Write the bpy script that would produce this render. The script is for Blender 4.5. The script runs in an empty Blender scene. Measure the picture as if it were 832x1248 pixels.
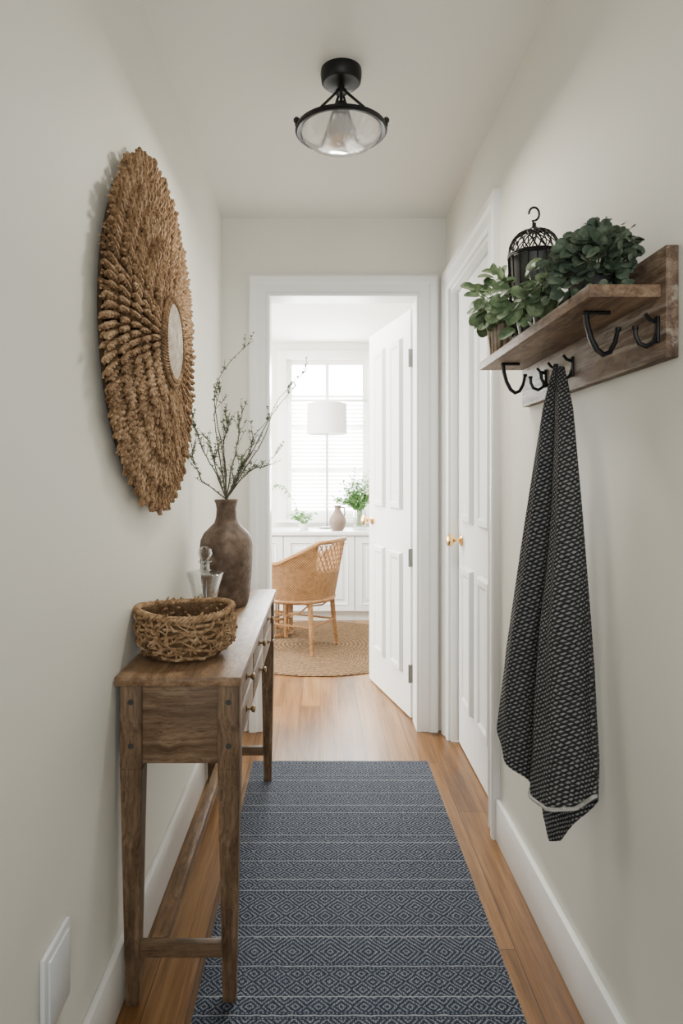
import bpy, bmesh, math, random
from mathutils import Vector, Matrix, noise
random.seed(7)
PI=math.pi
scene=bpy.context.scene
COL=scene.collection

# ------------------------------------------------------------------ materials
class NT:
    def __init__(s,name):
        s.mat=bpy.data.materials.new(name); s.mat.use_nodes=True
        s.nt=s.mat.node_tree; s.bsdf=s.nt.nodes['Principled BSDF']; s.out=s.nt.nodes['Material Output']
    def n(s,t,**k):
        nd=s.nt.nodes.new(t)
        for a,b in k.items(): setattr(nd,a,b)
        return nd
    def put(s,sock,v):
        if v is None: return
        if isinstance(v,bpy.types.NodeSocket): s.nt.links.new(v,sock)
        else:
            if isinstance(v,(tuple,list)) and len(v)==3 and len(sock.default_value)==4: v=(*v,1)
            sock.default_value=v
    def m(s,op,a,b=None,c=None):
        nd=s.n('ShaderNodeMath',operation=op)
        s.put(nd.inputs[0],a); s.put(nd.inputs[1],b); s.put(nd.inputs[2],c)
        return nd.outputs[0]
    def coord(s,kind='Object',scale=(1,1,1),rot=(0,0,0)):
        tc=s.n('ShaderNodeTexCoord'); mp=s.n('ShaderNodeMapping')
        s.nt.links.new(tc.outputs[kind],mp.inputs[0])
        mp.inputs['Scale'].default_value=scale; mp.inputs['Rotation'].default_value=rot
        return mp.outputs[0]
    def noise(s,co,scale,detail=4,rough=.55):
        nd=s.n('ShaderNodeTexNoise'); s.put(nd.inputs['Vector'],co)
        nd.inputs['Scale'].default_value=scale; nd.inputs['Detail'].default_value=detail; nd.inputs['Roughness'].default_value=rough
        return nd.outputs['Fac']
    def ramp(s,f,stops):
        nd=s.n('ShaderNodeValToRGB'); s.put(nd.inputs[0],f)
        cr=nd.color_ramp
        while len(cr.elements)<len(stops): cr.elements.new(.5)
        for e,(p,c) in zip(cr.elements,stops):
            e.position=p; e.color=(*c,1)
        return nd.outputs[0]
    def mix(s,f,a,b,mode='MIX'):
        nd=s.n('ShaderNodeMix',data_type='RGBA',blend_type=mode)
        s.put(nd.inputs[0],f); s.put(nd.inputs[6],a); s.put(nd.inputs[7],b)
        return nd.outputs[2]
    def bump(s,h,strength=.3,dist=.01):
        nd=s.n('ShaderNodeBump'); s.put(nd.inputs['Height'],h)
        nd.inputs['Strength'].default_value=strength; nd.inputs['Distance'].default_value=dist
        s.nt.links.new(nd.outputs[0],s.bsdf.inputs['Normal'])
    def base(s,c=None,rough=None,metal=None,spec=None,trans=None,ior=None):
        for k,v in (('Base Color',c),('Roughness',rough),('Metallic',metal),('Specular IOR Level',spec),('Transmission Weight',trans),('IOR',ior)):
            if v is not None: s.put(s.bsdf.inputs[k],v)
        return s.mat

def paint(name,c,rough=.6,bump=.04,sc=60):
    t=NT(name); co=t.coord()
    f=t.noise(co,sc,3); g=t.noise(co,1.5,2)
    col=t.ramp(g,[(.3,tuple(x*.97 for x in c)),(.7,c)])
    t.bump(f,bump,.004)
    return t.base(col,rough,spec=.3)

def wood(name,dark,mid,light,axis='Y',sc=1.0,rough=.55,bump=.35,knots=False,wear=None):
    t=NT(name)
    lo,hi=.9*sc,14*sc
    s={'X':(lo,hi,hi),'Y':(hi,lo,hi),'Z':(hi,hi,lo)}[axis]
    warp=t.noise(t.coord(),6,2)
    base_co=t.coord('Object',s)
    va=t.n('ShaderNodeVectorMath',operation='ADD'); t.put(va.inputs[0],base_co)
    cx=t.n('ShaderNodeCombineXYZ'); w_=t.m('MULTIPLY',warp,.9)
    for i in range(3): t.nt.links.new(w_,cx.inputs[i])
    t.nt.links.new(cx.outputs[0],va.inputs[1]); co=va.outputs[0]
    f1=t.noise(co,1.6,6,.6); f2=t.noise(co,7,5,.65)
    big=t.noise(t.coord(),5,2)
    f=t.m('ADD',t.m('MULTIPLY',f1,.55),t.m('MULTIPLY',f2,.33)); f=t.m('ADD',f,t.m('MULTIPLY',big,.12))
    col=t.ramp(f,[(.38,dark),(.5,mid),(.61,light)])
    fine=t.ramp(t.noise(co,18,4,.7),[(.54,(0,0,0)),(.64,(1,1,1))])
    col=t.mix(t.m('MULTIPLY',fine,.6),col,tuple(x*.55 for x in dark))
    if wear:
        w=t.ramp(t.noise(t.coord('Object',tuple(q*.35 for q in s)),5,5,.7),[(.50,(0,0,0)),(.60,(1,1,1))])
        col=t.mix(t.m('MULTIPLY',w,.6),col,wear)
    if knots:
        v=t.n('ShaderNodeTexVoronoi'); t.put(v.inputs['Vector'],t.coord('Object',(6,6,6))); v.inputs['Scale'].default_value=1
        k=t.ramp(v.outputs['Distance'],[(.04,(1,1,1)),(.13,(0,0,0))])
        col=t.mix(t.m('MULTIPLY',k,.75),col,tuple(x*.35 for x in dark))
    t.bump(f2,bump,.004)
    return t.base(col,rough,spec=.3)

def fibre(name,dark,mid,light,sc=90,rough=.8,stretch=(1,1,1),bump=.6,big=9):
    t=NT(name); co=t.coord('Object',stretch)
    f=t.noise(co,sc,5,.65); g=t.noise(t.coord(),big,3)
    h=t.m('ADD',t.m('MULTIPLY',f,.6),t.m('MULTIPLY',g,.4))
    col=t.ramp(h,[(.36,dark),(.5,mid),(.64,light)])
    t.bump(f,bump,.004)
    return t.base(col,rough,spec=.2)

def simple(name,c,rough=.4,metal=0,nz=.0,sc=40,spec=.5):
    t=NT(name); f=t.noise(t.coord(),sc,3)
    col=t.ramp(f,[(.3,tuple(x*(1-nz) for x in c)),(.7,tuple(min(1,x*(1+nz)) for x in c))])
    return t.base(col,rough,metal,spec)

def thin_glass(name,tint=(.97,.98,.98),refl=.5,frost=0):
    t=NT(name); nt=t.nt
    tr=t.n('ShaderNodeBsdfTransparent'); tr.inputs[0].default_value=(*tint,1)
    gl=t.n('ShaderNodeBsdfGlossy'); gl.inputs['Roughness'].default_value=.04
    fr=t.n('ShaderNodeLayerWeight'); fr.inputs['Blend'].default_value=refl
    mx=t.n('ShaderNodeMixShader')
    f=t.m('ADD',t.m('MULTIPLY',fr.outputs['Facing'],.7),.05)
    nt.links.new(f,mx.inputs[0]); nt.links.new(tr.outputs[0],mx.inputs[1]); nt.links.new(gl.outputs[0],mx.inputs[2])
    last=mx
    if frost:
        tl=t.n('ShaderNodeBsdfTranslucent'); tl.inputs[0].default_value=(.9,.9,.9,1)
        df=t.n('ShaderNodeBsdfDiffuse'); df.inputs[0].default_value=(.85,.85,.85,1)
        m1=t.n('ShaderNodeMixShader'); m1.inputs[0].default_value=.5
        nt.links.new(tl.outputs[0],m1.inputs[1]); nt.links.new(df.outputs[0],m1.inputs[2])
        m2=t.n('ShaderNodeMixShader'); m2.inputs[0].default_value=frost
        nt.links.new(mx.outputs[0],m2.inputs[1]); nt.links.new(m1.outputs[0],m2.inputs[2]); last=m2
    nt.links.new(last.outputs[0],t.out.inputs['Surface'])
    return t.mat

def floor_mat():
    t=NT('oak_floorboards')
    co=t.coord('Object',(1,1,1),(0,0,PI/2))
    b=t.n('ShaderNodeTexBrick'); t.put(b.inputs['Vector'],co)
    b.offset=.37; b.inputs['Scale'].default_value=1; b.inputs['Brick Width'].default_value=1.1; b.inputs['Row Height'].default_value=.100
    b.inputs['Mortar Size'].default_value=.0014; b.inputs['Bias'].default_value=0
    b.inputs['Color1'].default_value=(0,0,0,1); b.inputs['Color2'].default_value=(1,1,1,1); b.inputs['Mortar'].default_value=(.5,.5,.5,1)
    g=t.noise(t.coord('Object',(16,.9,1)),1.8,6,.6); g2=t.noise(t.coord('Object',(70,2.5,1)),2,5,.7)
    f=t.m('ADD',t.m('MULTIPLY',g,.48),t.m('MULTIPLY',g2,.34)); 
    f=t.m('ADD',f,t.m('MULTIPLY',t.m('SUBTRACT',b.outputs['Color'],.5),.14)); f=t.m('ADD',f,.09)
    col=t.ramp(f,[(.36,(.072,.031,.010)),(.5,(.185,.088,.030)),(.64,(.31,.165,.064))])
    col=t.mix(t.m('MULTIPLY',b.outputs['Fac'],.85),col,(.028,.013,.006))
    t.bump(t.m('SUBTRACT',g2,t.m('MULTIPLY',b.outputs['Fac'],1.5)),.15,.003)
    return t.base(col,.33,spec=.42)

def runner_mat():
    t=NT('diamond_weave_runner')
    sep=t.n('ShaderNodeSeparateXYZ'); t.nt.links.new(t.coord(),sep.inputs[0])
    nz=t.noise(t.coord(),160,2); nz2=t.noise(t.coord(),55,2)
    x=t.m('ADD',sep.outputs[0],t.m('MULTIPLY',nz,.007)); y=t.m('ADD',sep.outputs[1],t.m('MULTIPLY',nz2,.007))
    P=.148
    yb=t.m('DIVIDE',t.m('ADD',y,5.03),P); v=t.m('FRACT',yb); row=t.m('MODULO',t.m('FLOOR',yb),3)
    def eq(k): return t.m('LESS_THAN',t.m('ABSOLUTE',t.m('SUBTRACT',row,k)),.5)
    xs=t.m('ADD',x,5); vs=t.m('MULTIPLY',v,P)
    def pp(a,c): return t.m('DIVIDE',t.m('PINGPONG',a,c),c)
    d0=t.m('ADD',pp(xs,.036),pp(vs,.037)); m0=t.m('GREATER_THAN',t.m('SINE',t.m('MULTIPLY',d0,PI*5.2)),.14)
    d1=t.m('ADD',pp(xs,.026),pp(vs,.0247)); m1=t.m('GREATER_THAN',t.m('SINE',t.m('MULTIPLY',d1,PI*3.9)),.14)
    d2=t.m('ADD',pp(xs,.048),pp(vs,.0493)); m2=t.m('GREATER_THAN',t.m('SINE',t.m('MULTIPLY',d2,PI*6.8)),.14)
    mot=t.m('ADD',t.m('ADD',t.m('MULTIPLY',m0,eq(0)),t.m('MULTIPLY',m1,eq(1))),t.m('MULTIPLY',m2,eq(2)))
    dash=t.m('GREATER_THAN',t.m('SINE',t.m('MULTIPLY',x,1250)),-.1)
    av=t.m('ABSOLUTE',t.m('SUBTRACT',v,.5))
    def at(c,w): return t.m('LESS_THAN',t.m('ABSOLUTE',t.m('SUBTRACT',v,c)),w)
    edge=t.m('LESS_THAN',av,.43)
    line=t.m('GREATER_THAN',av,.486)
    dl=t.m('LESS_THAN',t.m('ABSOLUTE',t.m('SUBTRACT',av,.455)),.012)
    dots=t.m('MULTIPLY',t.m('GREATER_THAN',t.m('SINE',t.m('MULTIPLY',x,680)),.1),dl)
    extra=t.m('ADD',t.m('MULTIPLY',at(.36,.011),eq(1)),t.m('MULTIPLY',at(.70,.011),eq(2)))
    pat=t.m('MULTIPLY',t.m('MULTIPLY',mot,edge),t.m('ADD',.32,t.m('MULTIPLY',dash,.40)))
    pat=t.m('MAXIMUM',t.m('MAXIMUM',pat,t.m('MULTIPLY',t.m('MAXIMUM',line,extra),.95)),t.m('MULTIPLY',dots,.6))
    f2=t.noise(t.coord(),300,3,.75)
    worn=t.m('ADD',.35,t.m('MULTIPLY',t.noise(t.coord(),95,3,.7),1.15))
    pat=t.m('MULTIPLY',pat,worn)
    dark=t.ramp(f2,[(.3,(.012,.018,.034)),(.7,(.058,.076,.115))])
    light=t.ramp(f2,[(.3,(.22,.24,.27)),(.7,(.54,.565,.60))])
    col=t.mix(pat,dark,light)
    t.bump(t.m('ADD',t.m('MULTIPLY',f2,1.3),pat),1,.005)
    return t.base(col,.95,spec=.1)

def towel_mat():
    t=NT('woven_towel_cloth')
    nzv=t.n('ShaderNodeTexNoise'); t.put(nzv.inputs['Vector'],t.coord('UV')); nzv.inputs['Scale'].default_value=90
    va=t.n('ShaderNodeVectorMath',operation='MULTIPLY_ADD'); t.put(va.inputs[0],nzv.outputs['Color']); va.inputs[1].default_value=(.007,.006,0); t.put(va.inputs[2],t.coord('UV',(1,1,1),(0,0,-.42)))
    sep=t.n('ShaderNodeSeparateXYZ'); t.nt.links.new(va.outputs[0],sep.inputs[0])
    x=t.m('DIVIDE',t.m('ADD',sep.outputs[0],5),.0118); y=t.m('DIVIDE',t.m('ADD',sep.outputs[1],5),.0088)
    r=t.m('MODULO',t.m('FLOOR',y),2); xx=t.m('FRACT',t.m('ADD',x,t.m('MULTIPLY',r,.5))); yy=t.m('FRACT',y)
    ax=t.m('SUBTRACT',xx,.5); ay=t.m('SUBTRACT',yy,.5)
    u=t.m('ABSOLUTE',t.m('ADD',ax,t.m('MULTIPLY',ay,.9))); v=t.m('ABSOLUTE',t.m('SUBTRACT',ay,t.m('MULTIPLY',ax,.3)))
    n=t.noise(t.coord('UV'),260,3,.75)
    d=t.m('MAXIMUM',t.m('MULTIPLY',u,1.1),t.m('MULTIPLY',v,1.5))
    pat=t.m('LESS_THAN',t.m('ADD',d,t.m('MULTIPLY',n,.40)),.59)
    dk=t.ramp(n,[(.3,(.018,.018,.020)),(.7,(.070,.070,.073))]); lt=t.ramp(n,[(.3,(.20,.20,.195)),(.7,(.55,.545,.53))])
    col=t.mix(pat,dk,lt)
    t.bump(t.m('ADD',pat,t.m('MULTIPLY',n,1.5)),1.0,.005)
    return t.base(col,.95,spec=.1)

def jute_mat():
    t=NT('braided_jute')
    sep=t.n('ShaderNodeSeparateXYZ'); t.nt.links.new(t.coord(),sep.inputs[0])
    r=t.m('SQRT',t.m('ADD',t.m('POWER',sep.outputs[0],2),t.m('POWER',sep.outputs[1],2)))
    a=t.m('ARCTAN2',sep.outputs[1],sep.outputs[0])
    n=t.noise(t.coord(),55,5,.7)
    fr=t.m('FRACT',t.m('ADD',t.m('DIVIDE',r,.030),t.m('MULTIPLY',n,.5))); g=t.m('SINE',t.m('MULTIPLY',fr,PI))
    br=t.m('SINE',t.m('ADD',t.m('MULTIPLY',a,110),t.m('MULTIPLY',fr,6)))
    f=t.m('ADD',t.m('ADD',t.m('MULTIPLY',g,.22),t.m('MULTIPLY',br,.09)),t.m('MULTIPLY',n,.8))
    col=t.ramp(f,[(.30,(.050,.028,.015)),(.55,(.155,.095,.050)),(.82,(.30,.20,.118))])
    t.bump(f,1,.015)
    return t.base(col,.9,spec=.1)

def weave_mat(name,dark,mid,light,kind='UV',u=60,v=60):
    t=NT(name); sep=t.n('ShaderNodeSeparateXYZ'); t.nt.links.new(t.coord(kind),sep.inputs[0])
    w=t.m('MULTIPLY',t.m('SINE',t.m('MULTIPLY',sep.outputs[0],u)),t.m('SINE',t.m('MULTIPLY',sep.outputs[1],v)))
    n=t.noise(t.coord(),35,3)
    f=t.m('ADD',t.m('ADD',t.m('MULTIPLY',w,.22),t.m('MULTIPLY',n,.4)),.3)
    col=t.ramp(f,[(.3,dark),(.5,mid),(.7,light)])
    t.bump(w,.6,.006)
    return t.base(col,.6,spec=.3)

M_wall=paint('wall_paint',(.765,.755,.685),.62)
M_ceil=paint('ceiling_paint',(.785,.775,.725),.75)
M_white=paint('white_gloss_trim',(.84,.84,.82),.35,.015,20)
M_floor=floor_mat(); M_runner=runner_mat(); M_towel=towel_mat(); M_jute=jute_mat()
oak=((.062,.036,.019),(.158,.098,.055),(.28,.188,.113))
M_tabY=wood('table_oak_length',*oak,axis='Y',knots=True)
M_tabX=wood('table_oak_cross',*oak,axis='X',knots=True)
M_tabZ=wood('table_oak_upright',*oak,axis='Z',knots=True)
top=((.095,.052,.026),(.205,.123,.066),(.32,.208,.122))
M_tabtop=wood('table_oak_top',*top,axis='Y',rough=.45,knots=True)
M_shelf=wood('rustic_shelf_wood',(.075,.043,.025),(.185,.115,.07),(.32,.22,.14),axis='Y',sc=1.3,knots=True)
M_shelfb=wood('worn_back_board',(.06,.037,.024),(.15,.098,.065),(.28,.20,.14),axis='Y',sc=1.3,knots=True,wear=(.46,.41,.35))
M_knobw=simple('aged_brass_knob',(.20,.125,.06),.4,.6,.2)
M_straw=fibre('seagrass_rope',(.105,.056,.026),(.265,.162,.084),(.48,.33,.195),sc=120,big=12,bump=.5)
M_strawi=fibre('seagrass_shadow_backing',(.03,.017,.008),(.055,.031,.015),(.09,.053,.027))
M_centre=fibre('pale_woven_centre',(.22,.175,.13),(.37,.31,.245),(.54,.48,.40),sc=90,bump=1,big=20)
M_bask=fibre('hyacinth_strap',(.105,.058,.025),(.32,.20,.105),(.54,.38,.225),sc=70,big=22)
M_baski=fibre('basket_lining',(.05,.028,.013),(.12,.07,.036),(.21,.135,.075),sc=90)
M_black=simple('black_iron',(.012,.012,.013),.45,.6,.3)
M_brass=simple('polished_brass',(.75,.50,.22),.22,1.0,.05)
M_steel=simple('brushed_steel_hinge',(.22,.21,.20),.35,1,.05)
M_glass=thin_glass('clear_glass')
M_bowl=thin_glass('lamp_bowl_glass',(.92,.93,.94),.5,.27)
M_bulb=simple('opal_bulb',(.50,.50,.49),.3)
M_vase=fibre('mottled_stoneware',(.048,.032,.022),(.108,.074,.053),(.195,.142,.103),sc=30,big=11,bump=.35,rough=.5)
M_twig=fibre('dry_twig_bark',(.045,.042,.028),(.095,.092,.062),(.17,.16,.115))
M_bud=fibre('grey_green_buds',(.075,.105,.062),(.145,.185,.112),(.24,.285,.19))
M_leafd=fibre('dark_foliage',(.026,.044,.030),(.070,.100,.066),(.17,.205,.145),sc=40,rough=.55,bump=.1,big=28)
M_leafm=fibre('mid_foliage',(.045,.075,.038),(.125,.185,.092),(.26,.33,.19),sc=40,rough=.5,bump=.1,big=28)
M_leafb=fibre('fresh_foliage',(.05,.12,.03),(.12,.25,.08),(.26,.42,.17),sc=40,rough=.45,bump=.1,big=18)
M_pot=simple('dark_ceramic_pot',(.03,.033,.03),.5,0,.2)
M_wick=weave_mat('pale_woven_pot',(.12,.08,.05),(.38,.31,.24),(.6,.55,.48),kind='Object',u=400,v=400)
M_ratt=weave_mat('rattan_weave',(.10,.042,.014),(.25,.125,.048),(.39,.22,.10),u=380,v=380)
M_rattp=fibre('rattan_pole',(.14,.063,.025),(.26,.135,.058),(.37,.215,.105),rough=.45,bump=.1)
M_shade=simple('linen_lamp_shade',(.85,.85,.83),.8)
M_cab=paint('cabinet_paint',(.76,.76,.75),.4,.01)
M_plast=simple('white_plastic',(.72,.74,.76),.3)
M_vase2=simple('taupe_ceramic',(.16,.115,.09),.5,0,.2,12)

# ------------------------------------------------------------------ geometry
W={}
class B:
    def __init__(s,T=None): s.bm=bmesh.new(); s.T=T or Matrix.Identity(4); s.uv=None
    def v(s,p): return s.bm.verts.new(s.T@Vector(p))
    def f(s,vs):
        try: return s.bm.faces.new(vs)
        except ValueError: return None
    def box(s,x0,x1,y0,y1,z0,z1,bev=0):
        x0,x1=sorted((x0,x1)); y0,y1=sorted((y0,y1)); z0,z1=sorted((z0,z1))
        vs=[s.v(p) for p in ((x0,y0,z0),(x1,y0,z0),(x1,y1,z0),(x0,y1,z0),(x0,y0,z1),(x1,y0,z1),(x1,y1,z1),(x0,y1,z1))]
        fs=[s.f([vs[i] for i in q]) for q in ((3,2,1,0),(4,5,6,7),(0,1,5,4),(1,2,6,5),(2,3,7,6),(3,0,4,7))]
        if bev:
            es=list({e for f in fs for e in f.edges})
            bmesh.ops.bevel(s.bm,geom=es,offset=bev,segments=2,affect='EDGES',profile=.5)
        return s
    def taper(s,x,y,z0,z1,w0,w1,d0=None,d1=None,ox=0,oy=0,bev=.002):
        d0=d0 or w0; d1=d1 or w1
        vs=[]
        for z,w,d,a,b in ((z0,w0,d0,ox,oy),(z1,w1,d1,0,0)):
            vs+= [s.v((x+a+i*w/2,y+b+j*d/2,z)) for i,j in ((-1,-1),(1,-1),(1,1),(-1,1))]
        fs=[s.f([vs[i] for i in q]) for q in ((3,2,1,0),(4,5,6,7),(0,1,5,4),(1,2,6,5),(2,3,7,6),(3,0,4,7))]
        if bev: bmesh.ops.bevel(s.bm,geom=list({e for f in fs for e in f.edges}),offset=bev,segments=2,affect='EDGES')
        return s
    def tube(s,pts,rad,n=8,cap=True,flat=1.0):
        pts=[Vector(p) for p in pts]; L=len(pts)
        if not hasattr(rad,'__len__'): rad=[rad]*L
        t0=(pts[1]-pts[0]).normalized()
        up=Vector((0,0,1)) if abs(t0.z)<.9 else Vector((1,0,0))
        nrm=(up-t0*up.dot(t0)).normalized(); rings=[]
        for i,p in enumerate(pts):
            t=(pts[min(i+1,L-1)]-pts[max(i-1,0)])
            if t.length<1e-9: t=t0
            t=t.normalized(); nrm=(nrm-t*nrm.dot(t))
            if nrm.length<1e-6: nrm=t.orthogonal()
            nrm.normalize(); b=t.cross(nrm)
            rings.append([s.v(p+(nrm*math.cos(2*PI*k/n)+b*math.sin(2*PI*k/n)*flat)*rad[i]) for k in range(n)])
        for a,c in zip(rings,rings[1:]):
            for k in range(n): s.f([a[k],a[(k+1)%n],c[(k+1)%n],c[k]])
        if cap: s.f(rings[0][::-1]); s.f(rings[-1])
        return s
    def ring(s,c,R,r,n=8,seg=48,axis='Z',flat=1.0,wob=None):
        rings=[]
        for i in range(seg):
            a=2*PI*i/seg; rr=R; zz=0
            if wob: rr,zz=wob(a)
            row=[]
            for k in range(n):
                b=2*PI*k/n; q=rr+r*math.cos(b); h=r*math.sin(b)*flat+zz
                p={'Z':(q*math.cos(a),q*math.sin(a),h),'X':(h,q*math.cos(a),q*math.sin(a)),'Y':(q*math.cos(a),h,q*math.sin(a))}[axis]
                row.append(s.v((c[0]+p[0],c[1]+p[1],c[2]+p[2])))
            rings.append(row)
        for i in range(seg):
            a,b=rings[i],rings[(i+1)%seg]
            for k in range(n): s.f([a[k],b[k],b[(k+1)%n],a[(k+1)%n]])
        return s
    def lathe(s,prof,c,seg=40,axis='Z',flute=None):
        rows=[]
        for r,h in prof:
            if r<1e-5:
                p={'Z':(0,0,h),'X':(h,0,0),'Y':(0,h,0)}[axis]; rows.append([s.v((c[0]+p[0],c[1]+p[1],c[2]+p[2]))]); continue
            row=[]
            for k in range(seg):
                a=2*PI*k/seg; q=r*(1+(flute(a,h) if flute else 0))
                p={'Z':(q*math.cos(a),q*math.sin(a),h),'X':(h,q*math.cos(a),q*math.sin(a)),'Y':(q*math.cos(a),h,q*math.sin(a))}[axis]
                row.append(s.v((c[0]+p[0],c[1]+p[1],c[2]+p[2])))
            rows.append(row)
        for a,b in zip(rows,rows[1:]):
            if len(a)==1 and len(b)==1: continue
            for k in range(seg):
                k2=(k+1)%seg
                if len(a)==1: s.f([a[0],b[k2],b[k]])
                elif len(b)==1: s.f([a[k],a[k2],b[0]])
                else: s.f([a[k],a[k2],b[k2],b[k]])
        return s
    def leaf(s,p,d,nrm,L,Wd,kind=0):
        p=Vector(p); d=Vector(d).normalized(); nrm=Vector(nrm); side=d.cross(nrm)
        if side.length<1e-4: side=d.orthogonal()
        side.normalize(); up=side.cross(d)
        prof=[(0,0),(.18,.62),(.42,1),(.7,.88),(.9,.5),(1,0)] if kind==0 else [(0,.18),(.06,.58),(.22,.90),(.5,1.06),(.78,.88),(.94,.52),(1,.14)]
        mid=[];l=[];r=[]
        for a,w in prof:
            drop=-.18*L*a*a
            mid.append(s.v(p+d*(a*L)+up*drop))
            if w>0:
                l.append(s.v(p+d*(a*L)+side*(w*Wd/2)+up*(drop+.12*Wd*w))); r.append(s.v(p+d*(a*L)-side*(w*Wd/2)+up*(drop+.12*Wd*w)))
            else: l.append(mid[-1]); r.append(mid[-1])
        for i in range(len(prof)-1):
            for q in ((mid[i],mid[i+1],l[i+1],l[i]),(mid[i+1],mid[i],r[i],r[i+1])):
                u=[]
                for x in q:
                    if x not in u: u.append(x)
                if len(u)>2: s.f(u)
        return s
    def make(s,name,mat,parent=None,smooth=40,label=None,solid=0,kind=None):
        bmesh.ops.recalc_face_normals(s.bm,faces=s.bm.faces[:])
        vs=s.bm.verts
        lo=Vector((min(v.co.x for v in vs),min(v.co.y for v in vs),min(v.co.z for v in vs)))
        hi=Vector((max(v.co.x for v in vs),max(v.co.y for v in vs),max(v.co.z for v in vs)))
        c=(lo+hi)/2
        for v in vs: v.co-=c
        me=bpy.data.meshes.new(name); s.bm.to_mesh(me); s.bm.free()
        me.materials.append(mat)
        if smooth:
            me.polygons.foreach_set('use_smooth',[True]*len(me.polygons))
            me.set_sharp_from_angle(angle=math.radians(smooth))
        ob=bpy.data.objects.new(name,me); COL.objects.link(ob); ob.location=c; W[ob.name]=c.copy()
        if solid:
            md=ob.modifiers.new('solid','SOLIDIFY'); md.thickness=solid; md.offset=0
        if parent:
            ob.parent=parent; ob.location=c-W[parent.name]
        if label: ob['label']=label
        if kind: ob['kind']=kind
        return ob

def thing(name,loc,label,cat,group=None):
    e=bpy.data.objects.new(name,None); COL.objects.link(e); e.empty_display_size=.05
    e.location=loc; W[e.name]=Vector(loc); e['label']=label; e['category']=cat
    if group: e['group']=group
    return e
def tag(o,label,cat): o['label']=label; o['category']=cat; return o
def S(b,name,mat,**k): return b.make(name,mat,kind='structure',**k)
def interp(tab,x):
    tab=sorted(tab)
    if x<=tab[0][0]: return tab[0][1]
    for (a,b),(c,d) in zip(tab,tab[1:]):
        if x<=c: return b+(d-b)*(x-a)/(c-a)
    return tab[-1][1]

# ------------------------------------------------------------------ room shell
XL,XR=-.468,.60; YE=3.14; YB=3.26; H=2.45; YF=6.05; RX0,RX1=-1.9,1.5; Y0=-1.3
S(B().box(RX0-.1,RX1+.1,Y0-.1,YF+.1,-.08,0),'floor',M_floor,smooth=0)
S(B().box(RX0-.1,RX1+.1,Y0-.1,YF+.1,H,H+.08),'ceiling',M_ceil,smooth=0)
S(B().box(XL-.12,XL,Y0,YE,0,H),'wall_left',M_wall,smooth=0)
S(B().box(XL-.12,XR+.12,Y0-.1,Y0,0,H),'wall_back',M_wall,smooth=0)
OY0,OY1,OZ=2.29,3.02,2.075
b=B().box(XR,XR+.12,Y0,OY0,0,H); b.box(XR,XR+.12,OY1,YE,0,H); b.box(XR,XR+.12,OY0,OY1,OZ,H)
S(b,'wall_right',M_wall,smooth=0)
EX0,EX1=-.24,.46; LN=.018
b=B().box(RX0,EX0-LN,YE,YB,0,H); b.box(EX1+LN,RX1,YE,YB,0,H); b.box(EX0-LN,EX1+LN,YE,YB,OZ+LN,H)
S(b,'wall_end',M_wall,smooth=0)
WX0,WX1,WZ0,WZ1=-.31,.44,.84,2.30
b=B().box(RX0,WX0,YF,YF+.12,0,H); b.box(WX1,RX1,YF,YF+.12,0,H); b.box(WX0,WX1,YF,YF+.12,0,WZ0); b.box(WX0,WX1,YF,YF+.12,WZ1,H)
S(b,'wall_far',M_wall,smooth=0)
S(B().box(RX0-.1,RX0,YE,YF+.12,0,H),'wall_far_left',M_wall,smooth=0)
S(B().box(RX1,RX1+.1,YE,YF+.12,0,H),'wall_far_right',M_wall,smooth=0)
def baseb(name,x0,x1,y0,y1):
    b=B().box(x0,x1,y0,y1,0,.14,.004)
    S(b,name,M_white)
baseb('baseboard_left',XL,XL+.016,Y0,YE); baseb('baseboard_right',XR-.016,XR,Y0,2.186)
baseb('baseboard_end_left',XL+.016,-.345,YE-.016,YE)
PROF=[(0,0),(0,.012),(.012,.018),(.02,.014),(.055,.016),(.066,.024),(.09,.027),(.100,.022),(.100,0)]
def casing(name,mode,a0,a1,z1,plane,k=1):
    b=B(); rows=[]
    for st in range(4):
        row=[]
        for u,v in PROF:
            u*=k
            a=(a0-u) if st<2 else (a1+u); z=0 if st in (0,3) else z1+u
            row.append(b.v((a,plane-v,z) if mode=='Y' else (plane-v,a,z)))
        rows.append(row)
    for r,q in zip(rows,rows[1:]):
        for k_ in range(len(PROF)-1): b.f([r[k_],r[k_+1],q[k_+1],q[k_]])
    b.f(rows[0]); b.f(rows[-1][::-1])
    S(b,name,M_white,smooth=25)
casing('trim_1','Y',EX0,EX1,OZ,YE)
casing('trim_2','X',OY0,OY1,OZ,XR)
e=.0008
b=B().box(EX0-LN,EX0,YE-e,YB+e,0,OZ); b.box(EX1,EX1+LN,YE-e,YB+e,0,OZ); b.box(EX0-LN,EX1+LN,YE-e,YB+e,OZ,OZ+LN)
S(b,'trim_3',M_white,smooth=0)
b=B().box(XR-e,XR+.12,OY0-e,OY0+.015,0,OZ-.015); b.box(XR-e,XR+.12,OY1-.015,OY1+e,0,OZ-.015); b.box(XR-e,XR+.12,OY0-e,OY1+e,OZ-.015,OZ+e)
S(b,'trim_4',M_white,smooth=0)

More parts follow.
